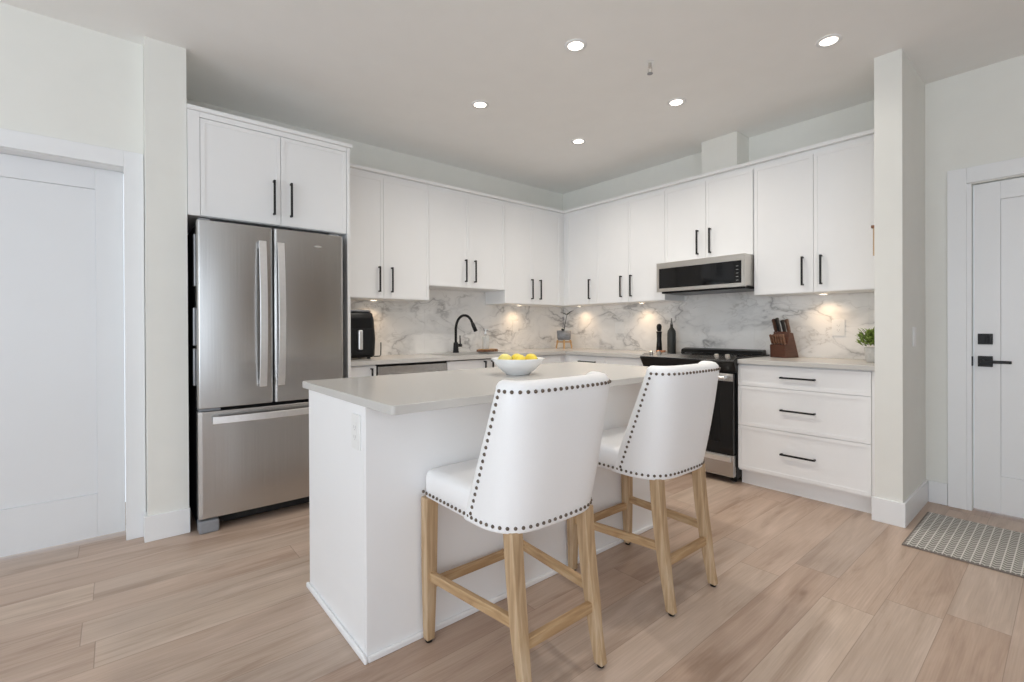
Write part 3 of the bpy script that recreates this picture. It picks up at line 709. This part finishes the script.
# ------------------------------------------------------------------ mill, oil bottle, knife block, herb
t = thing('pepper_mill', (1.379, -.12, CT), 'tall slim black pepper mill with copper base left of the range', 'pepper mill')
c = (1.379, -.12, CT+.0005)
MB().lathe([(0, 0), (.031, 0), (.031, .012), (.028, .016), (0, .016)], c, 24).build('base_ring', 'copper', t, smooth=False)
MB().lathe([(0, .0165), (.028, .0165), (.026, .06), (.021, .12), (.023, .175), (.027, .195), (.0, .196)], c, 24).build('mill_body', 'black_plastic', t, smooth=True)
MB().lathe([(0, .197), (.017, .197), (.019, .205), (.023, .222), (.024, .245), (.018, .262), (.006, .268), (0, .269)], c, 24).build('mill_head', 'black_plastic', t, smooth=True)
t = thing('salt_pinch_dish', (1.441, -.150, CT), 'tiny copper dish between pepper mill and oil bottle', 'dish')
MB().lathe([(0, 0), (.018, 0), (.026, .018), (.024, .018), (.016, .003), (0, .003)], (1.441, -.150, CT+.0005), 20).build('dish_bowl', 'copper', t, smooth=True)
t = thing('oil_bottle', (1.511, -.12, CT), 'dark oil bottle with pouring spout just left of the range', 'bottle')
c = (1.511, -.12, CT+.0005)
MB().lathe([(0, 0), (.036, 0), (.039, .006), (.039, .175), (.036, .20), (.022, .222), (.014, .232), (.013, .262), (0, .2625)], c, 24).build('glass_body', 'bottle_black', t, smooth=True)
MB().lathe([(.012, .263), (.012, .275), (.007, .279), (.004, .320), (.0, .321)], c, 14).build('pour_spout', 'steel_dark', t, smooth=True)

KB = (2.492, -.165, CT)
# block in its own frame: knives lean back and to the left, slots face up/front
t = thing('knife_block', KB, 'reddish brown wooden knife block on the counter right of the range', 'knife block')
ANG = math.radians(17)
lean = Matrix.Translation(KB) @ Matrix.Rotation(math.radians(76), 4, 'Z')
m = MB(); m.prism([(-.060, .001), (.098, .001), (.030, .186), (-.020, .200), (-.034, .106), (-.066, .098)], -.063, .063, 'y')
blk = m.build('block_body', 'walnut', t, bevel=.003, xf=lean)
def knife(u, v, z, L, m_, label, group, big):
    """handle sticking out of the block, leaning left with the block's slots; blade buried in the slot"""
    k = thing('steak_knife' if not big else 'kitchen_knife', lean @ Vector((u, v, z)), label, 'knife', group)
    d = Vector((-.36, 0, 1)).normalized()
    b = Vector((u, v, z)); w, th = (.013, .009) if big else (.0095, .0052)
    rs = []
    for s, q in ((0, .85), (.08, .9), (.35, 1.0), (.7, .92), (.93, 1.08), (1.0, .7)):
        cc = b+d*(L*s+.003); ax = Vector((d.z, 0, -d.x))
        rs.append([cc-ax*w*q+Vector((0, -th*q, 0)), cc+ax*w*q+Vector((0, -th*q, 0)), cc+ax*w*q+Vector((0, th*q, 0)), cc-ax*w*q+Vector((0, th*q, 0))])
    MB().rings(rs).build('handle', m_, k, bevel=.003, xf=lean)
    ax = Vector((d.z, 0, -d.x)); e = b+d*.0028
    rs = [[e-ax*w*.8+Vector((0, -.001, 0)), e+ax*w*.8+Vector((0, -.001, 0)), e+ax*w*.8+Vector((0, .001, 0)), e-ax*w*.8+Vector((0, .001, 0))],
          [e-d*.012-ax*w*.8+Vector((0, -.001, 0)), e-d*.012+ax*w*.8+Vector((0, -.001, 0)), e-d*.012+ax*w*.8+Vector((0, .001, 0)), e-d*.012-ax*w*.8+Vector((0, .001, 0))]]
    MB().rings(rs).build('blade', 'steel_bright', k, xf=lean)
for i in range(6):
    knife(-.050, .051-i*.0205, .1035, .076, 'steak_handle', 'small brown steak knife in the lower row of the knife block', 'steak knives in the block', False)
for (u, v, L, mm, lb) in ((-.012, .044, .105, 'knife_handle', 'brown-handled kitchen knife, front left in the block top'), (-.002, .022, .115, 'knife_black', 'black-handled kitchen knife with the highest tip in the block'),
                          (.004, -.014, .100, 'knife_black', 'shorter black-handled kitchen knife in the middle of the block'), (.012, -.044, .108, 'knife_handle', 'brown-handled kitchen knife at the right end of the block top')):
    knife(u, v, .1955-max(0, (u+.010)*.28), L, mm, lb, None, True)

t = thing('potted_herb', (3.075, -.27, CT), 'small bushy green plant in a pale pot beside the white column', 'plant')
MB().lathe([(0, 0), (.038, 0), (.042, .005), (.052, .095), (.047, .095), (.040, .012), (0, .01)], (3.085, -.27, CT+.0005), 28).build('pot', 'stone_pot', t, smooth=True)
m = MB(); rnd = random.Random(3)
for k in range(170):
    a = rnd.uniform(0, 2*math.pi); e = rnd.uniform(.1, 1.45); r = rnd.uniform(.02, .085)
    d = (math.cos(a)*math.cos(e), math.sin(a)*math.cos(e), math.sin(e))
    leaf(m, (3.075+d[0]*r, -.27+d[1]*r, CT+.10+d[2]*r*1.3), (d[0]*.8+rnd.uniform(-.4, .4), d[1]*.8+rnd.uniform(-.4, .4), .5+rnd.uniform(-.3, .5)), rnd.uniform(.028, .048), .010, .005)
m.build('foliage', 'leaf_green', t, smooth=True)
MB().lathe([(0, 0), (.046, 0), (.046, .004), (0, .006)], (3.085, -.27, CT+.086), 16).build('soil', 'soil', t)

t = thing('wooden_paddle', (3.165, -.60, 1.58), 'slim wooden paddle hung on the kitchen side of the white column', 'wooden board')
bx(3.160, -.612, 1.578, 3.1722, -.52, 1.745).build('board', 'stool_wood', t, bevel=.003)
bx(3.150, -.612, 1.7455, 3.1722, -.575, 1.762).build('peg', 'brown_wood', t, bevel=.003)

# ------------------------------------------------------------------ fruit bowl
BX, BY, BZ = 2.085, -2.50, .9145
tag(MB().lathe([(0, 0), (.060, 0), (.064, .006), (.100, .035), (.140, .082), (.137, .084), (.096, .041), (.058, .012), (0, .010)], (BX, BY, BZ), 48).build('fruit_bowl', 'ceramic_white', smooth=True), 'white ceramic bowl of lemons on the kitchen island', 'bowl')
def lemon(dx, dy, z, rz, tilt, m_, label, r=.029, group=None):
    prof = []
    for i in range(15):
        s = -1+2*i/14; rr = r*math.sqrt(max(0, 1-(s)**2))**1.0; zz = r*1.22*s
        if abs(s) > .9: zz += math.copysign(.004, s)
        prof.append((max(rr, .003), zz))
    t = thing('lemon', (BX+dx, BY+dy, BZ+z), label, 'lemon', group)
    xf = Matrix.Translation((BX+dx, BY+dy, BZ+z)) @ Matrix.Rotation(rz, 4, 'Z') @ Matrix.Rotation(tilt, 4, 'Y')
    mb = MB(); mb.lathe(prof, (0, 0, 0), 20); mb.build('peel', m_, t, smooth=True, xf=xf)
    mb = MB(); mb.lathe([(0, r*1.22+.0035), (.0045, r*1.22+.004), (.003, r*1.22+.007), (0, r*1.22+.007)], (0, 0, 0), 8); mb.build('stem_end', 'leaf_green', t, xf=xf)
RV = Vector((.643, .766)); FV = Vector((-.766, .643))
def rf(r, f_): v = RV*r+FV*f_; return v.x, v.y
for r_, f_, z, rz, ti, m_, lb in ((-.068, .006, .077, .7, 1.4, 'lemon_pale', 'pale lemon at the left of the bowl'), (.010, -.046, .076, 2.2, 1.5, 'lemon', 'bright lemon at the front centre of the bowl'),
                                  (.068, .018, .077, .3, 1.5, 'lemon', 'bright lemon at the right of the bowl'), (-.006, .056, .075, 1.5, 1.4, 'lemon', 'lemon at the back of the bowl, mostly hidden')):
    lemon(*rf(r_, f_), z, rz, ti, m_, lb)

# ------------------------------------------------------------------ bar stools (local frame: front feet at x=0, back towards +x)
def loft_square(mb, stations):
    rs = []
    for (x, y, z, a, b) in stations: rs.append([(x-a, y-b, z), (x+a, y-b, z), (x+a, y+b, z), (x-a, y+b, z)])
    mb.rings(rs)
ZSB, ZST = .530, 1.000
def shell_dims(t):
    w = .224+.006*t; xf_ = .265+.190*t; xb = .475+.065*t+.010*math.sin(math.pi*t); th = .075-.020*t
    return w, xf_, xb, th
NEXP = 3.6
def shell_pt(a, t, inset=0.0):
    """a in [-1,1] from left wing edge round the back to the right wing edge"""
    w, xf_, xb, th = shell_dims(t); ph = a*math.pi/2
    c, s = max(math.cos(ph), 0), math.sin(ph)
    return (xf_+(xb-inset-xf_)*c**(2/NEXP), (w-inset)*math.copysign(abs(s)**(2/NEXP), s))
def path_params(n=44):
    # even spacing along the outer outline
    fine = [(-1+2*i/800) for i in range(801)]; P = [shell_pt(a, .5) for a in fine]; L = [0]
    for p, q in zip(P, P[1:]): L.append(L[-1]+math.hypot(p[0]-q[0], p[1]-q[1]))
    out = []; k = 0
    for i in range(n+1):
        g = L[-1]*i/n
        while k < 799 and L[k+1] < g: k += 1
        out.append(fine[k] if i not in (0, n) else (-1 if i == 0 else 1))
    return out
PP = path_params()
def back_mesh():
    mb = MB(); levels = [0, .01, .05, .2, .4, .6, .8, .93]
    def section(a, shrink=1.0, push=0.0):
        o = []; i_ = []
        for t_ in levels:
            w, xf_, xb, th = shell_dims(t_); po = shell_pt(a, t_); pi_ = shell_pt(a, t_, th)
            mx, my = (po[0]+pi_[0])/2, (po[1]+pi_[1])/2
            z = ZSB+(ZST-ZSB)*t_
            o.append((mx+(po[0]-mx)*shrink-push*th*.5, my+(po[1]-my)*shrink, z)); i_.append((mx+(pi_[0]-mx)*shrink-push*th*.5, my+(pi_[1]-my)*shrink, z))
        top = []
        po, pi_ = o[-1], i_[-1]; h = (ZST-ZSB)*(1-levels[-1])
        for k in range(1, 6):
            q = math.pi*k/6; cx = (po[0]+pi_[0])/2+(po[0]-pi_[0])/2*math.cos(q); cy = (po[1]+pi_[1])/2+(po[1]-pi_[1])/2*math.cos(q)
            top.append((cx, cy, po[2]+h*math.sin(q)*(.35+.65*shrink)))
        return o+top+i_[::-1]
    rs = []
    for q in (75, 50, 25): rs.append(section(-1, math.cos(math.radians(q)), math.sin(math.radians(q))))
    for a in PP: rs.append(section(a))
    for q in (25, 50, 75): rs.append(section(1, math.cos(math.radians(q)), math.sin(math.radians(q))))
    return mb.rings(rs)
def nails_along(mb, pts, spacing=.0245, r=.0061):
    pts = [Vector(p) for p in pts]; acc = 0; out = [pts[0]]
    for p, q in zip(pts, pts[1:]):
        d = (q-p).length; pos = spacing-acc
        while pos <= d: out.append(p.lerp(q, pos/d)); pos += spacing
        acc = (acc+d) % spacing
    for c in out: mb.ball(c, r, 8, 4)
def make_stool(label):
    t = thing('bar_stool', (0, 0, 0), label, 'stool', 'white nailhead bar stools')
    # seat cushion
    m = MB(); rs = []
    x0, x1, w = -.022, .385, .220
    for z, i in ((.530, .006), (.534, 0), (.606, 0), (.620, .004), (.629, .012), (.634, .04), (.637, .11)):
        rs.append([(*q, z) for q in rrect(x0+i, -w+i, x1-i*.5, w-i, max(.03-i*.15, .012), 5)])
    m.rings(rs).build('seat_cushion', 'upholstery', t, smooth=True)
    back_mesh().build('backrest', 'upholstery', t, smooth=True)
    # nailhead rows
    sg = (ZST-ZSB); out = lambda a, t_: (*shell_pt(a, t_, -.0005), ZSB+sg*t_)
    m = MB(); nails_along(m, [out(a, .935) for a in PP[1:-1]]); m.build('nailhead_trim', 'bronze', t, smooth=True)
    m = MB(); low = [(-.018, -w-.001, .548), (.285, -w-.001, .548)]+[(*shell_pt(a, .045, -.0005), .548) for a in PP[1:-1]]+[(.285, w+.001, .548), (-.018, w+.001, .548)]
    nails_along(m, low); m.build('nailhead_trim', 'bronze', t, smooth=True)
    for i in (1, -2):
        m = MB(); nails_along(m, [out(PP[i], .065+.84*k/20) for k in range(21)]); m.build('nailhead_trim', 'bronze', t, smooth=True)
    # seat rail under the upholstery, legs, stretchers
    for s in (-1, 1):
        m = MB(); loft_square(m, [(.004, s*.213, .010, .016, .016), (.003, s*.210, .25, .0215, .0215), (.002, s*.206, .531, .0235, .0235)])
        m.build('leg', 'stool_wood', t, bevel=.003)
        MB().lathe([(.013, 0), (.015, .0098)], (.004, s*.213, .0), 12).build('glide', 'black_plastic', t)
        m = MB(); loft_square(m, [(.500, s*.167, .010, .017, .015), (.481, s*.165, .11, .0185, .0165), (.466, s*.166, .21, .0215, .0195), (.451, s*.164, .32, .0225, .021), (.440, s*.164, .42, .0225, .0215), (.432, s*.164, .533, .023, .022)])
        m.build('leg', 'stool_wood', t, bevel=.003)
        MB().lathe([(.012, 0), (.014, .0098)], (.500, s*.167, .0), 12).build('glide', 'black_plastic', t)
        # side stretcher
        m = MB(); a, b = (.018, s*.2105, .245), (.446, s*.1655, .255)
        m.rings([[(p[0], p[1]-.010, p[2]-.017), (p[0], p[1]+.010, p[2]-.017), (p[0], p[1]+.010, p[2]+.017), (p[0], p[1]-.010, p[2]+.017)] for p in (a, b)])
        m.build('stretcher', 'stretcher_wood_x', t, bevel=.003)
    bx(-.008, -.192, .193, .014, .192, .226).build('stretcher', 'stretcher_wood_y', t, bevel=.003)
    bx(.458, -.151, .180, .480, .151, .214).build('stretcher', 'stretcher_wood_y', t, bevel=.003)
    return t
s1 = make_stool('white upholstered bar stool with nailhead trim, nearest the camera')
s2 = copy_thing(s1); s2['label'] = 'white upholstered bar stool with nailhead trim, farther along the island by the range'
s1.location = (2.403, -3.0, 0); s1.rotation_euler = (0, 0, 0)
s2.location = (2.402, -2.222, 0); s2.rotation_euler = (0, 0, math.radians(-.3))

# ------------------------------------------------------------------ tidy helper properties
for o in bpy.data.objects:
    if '_w' in o: del o['_w']
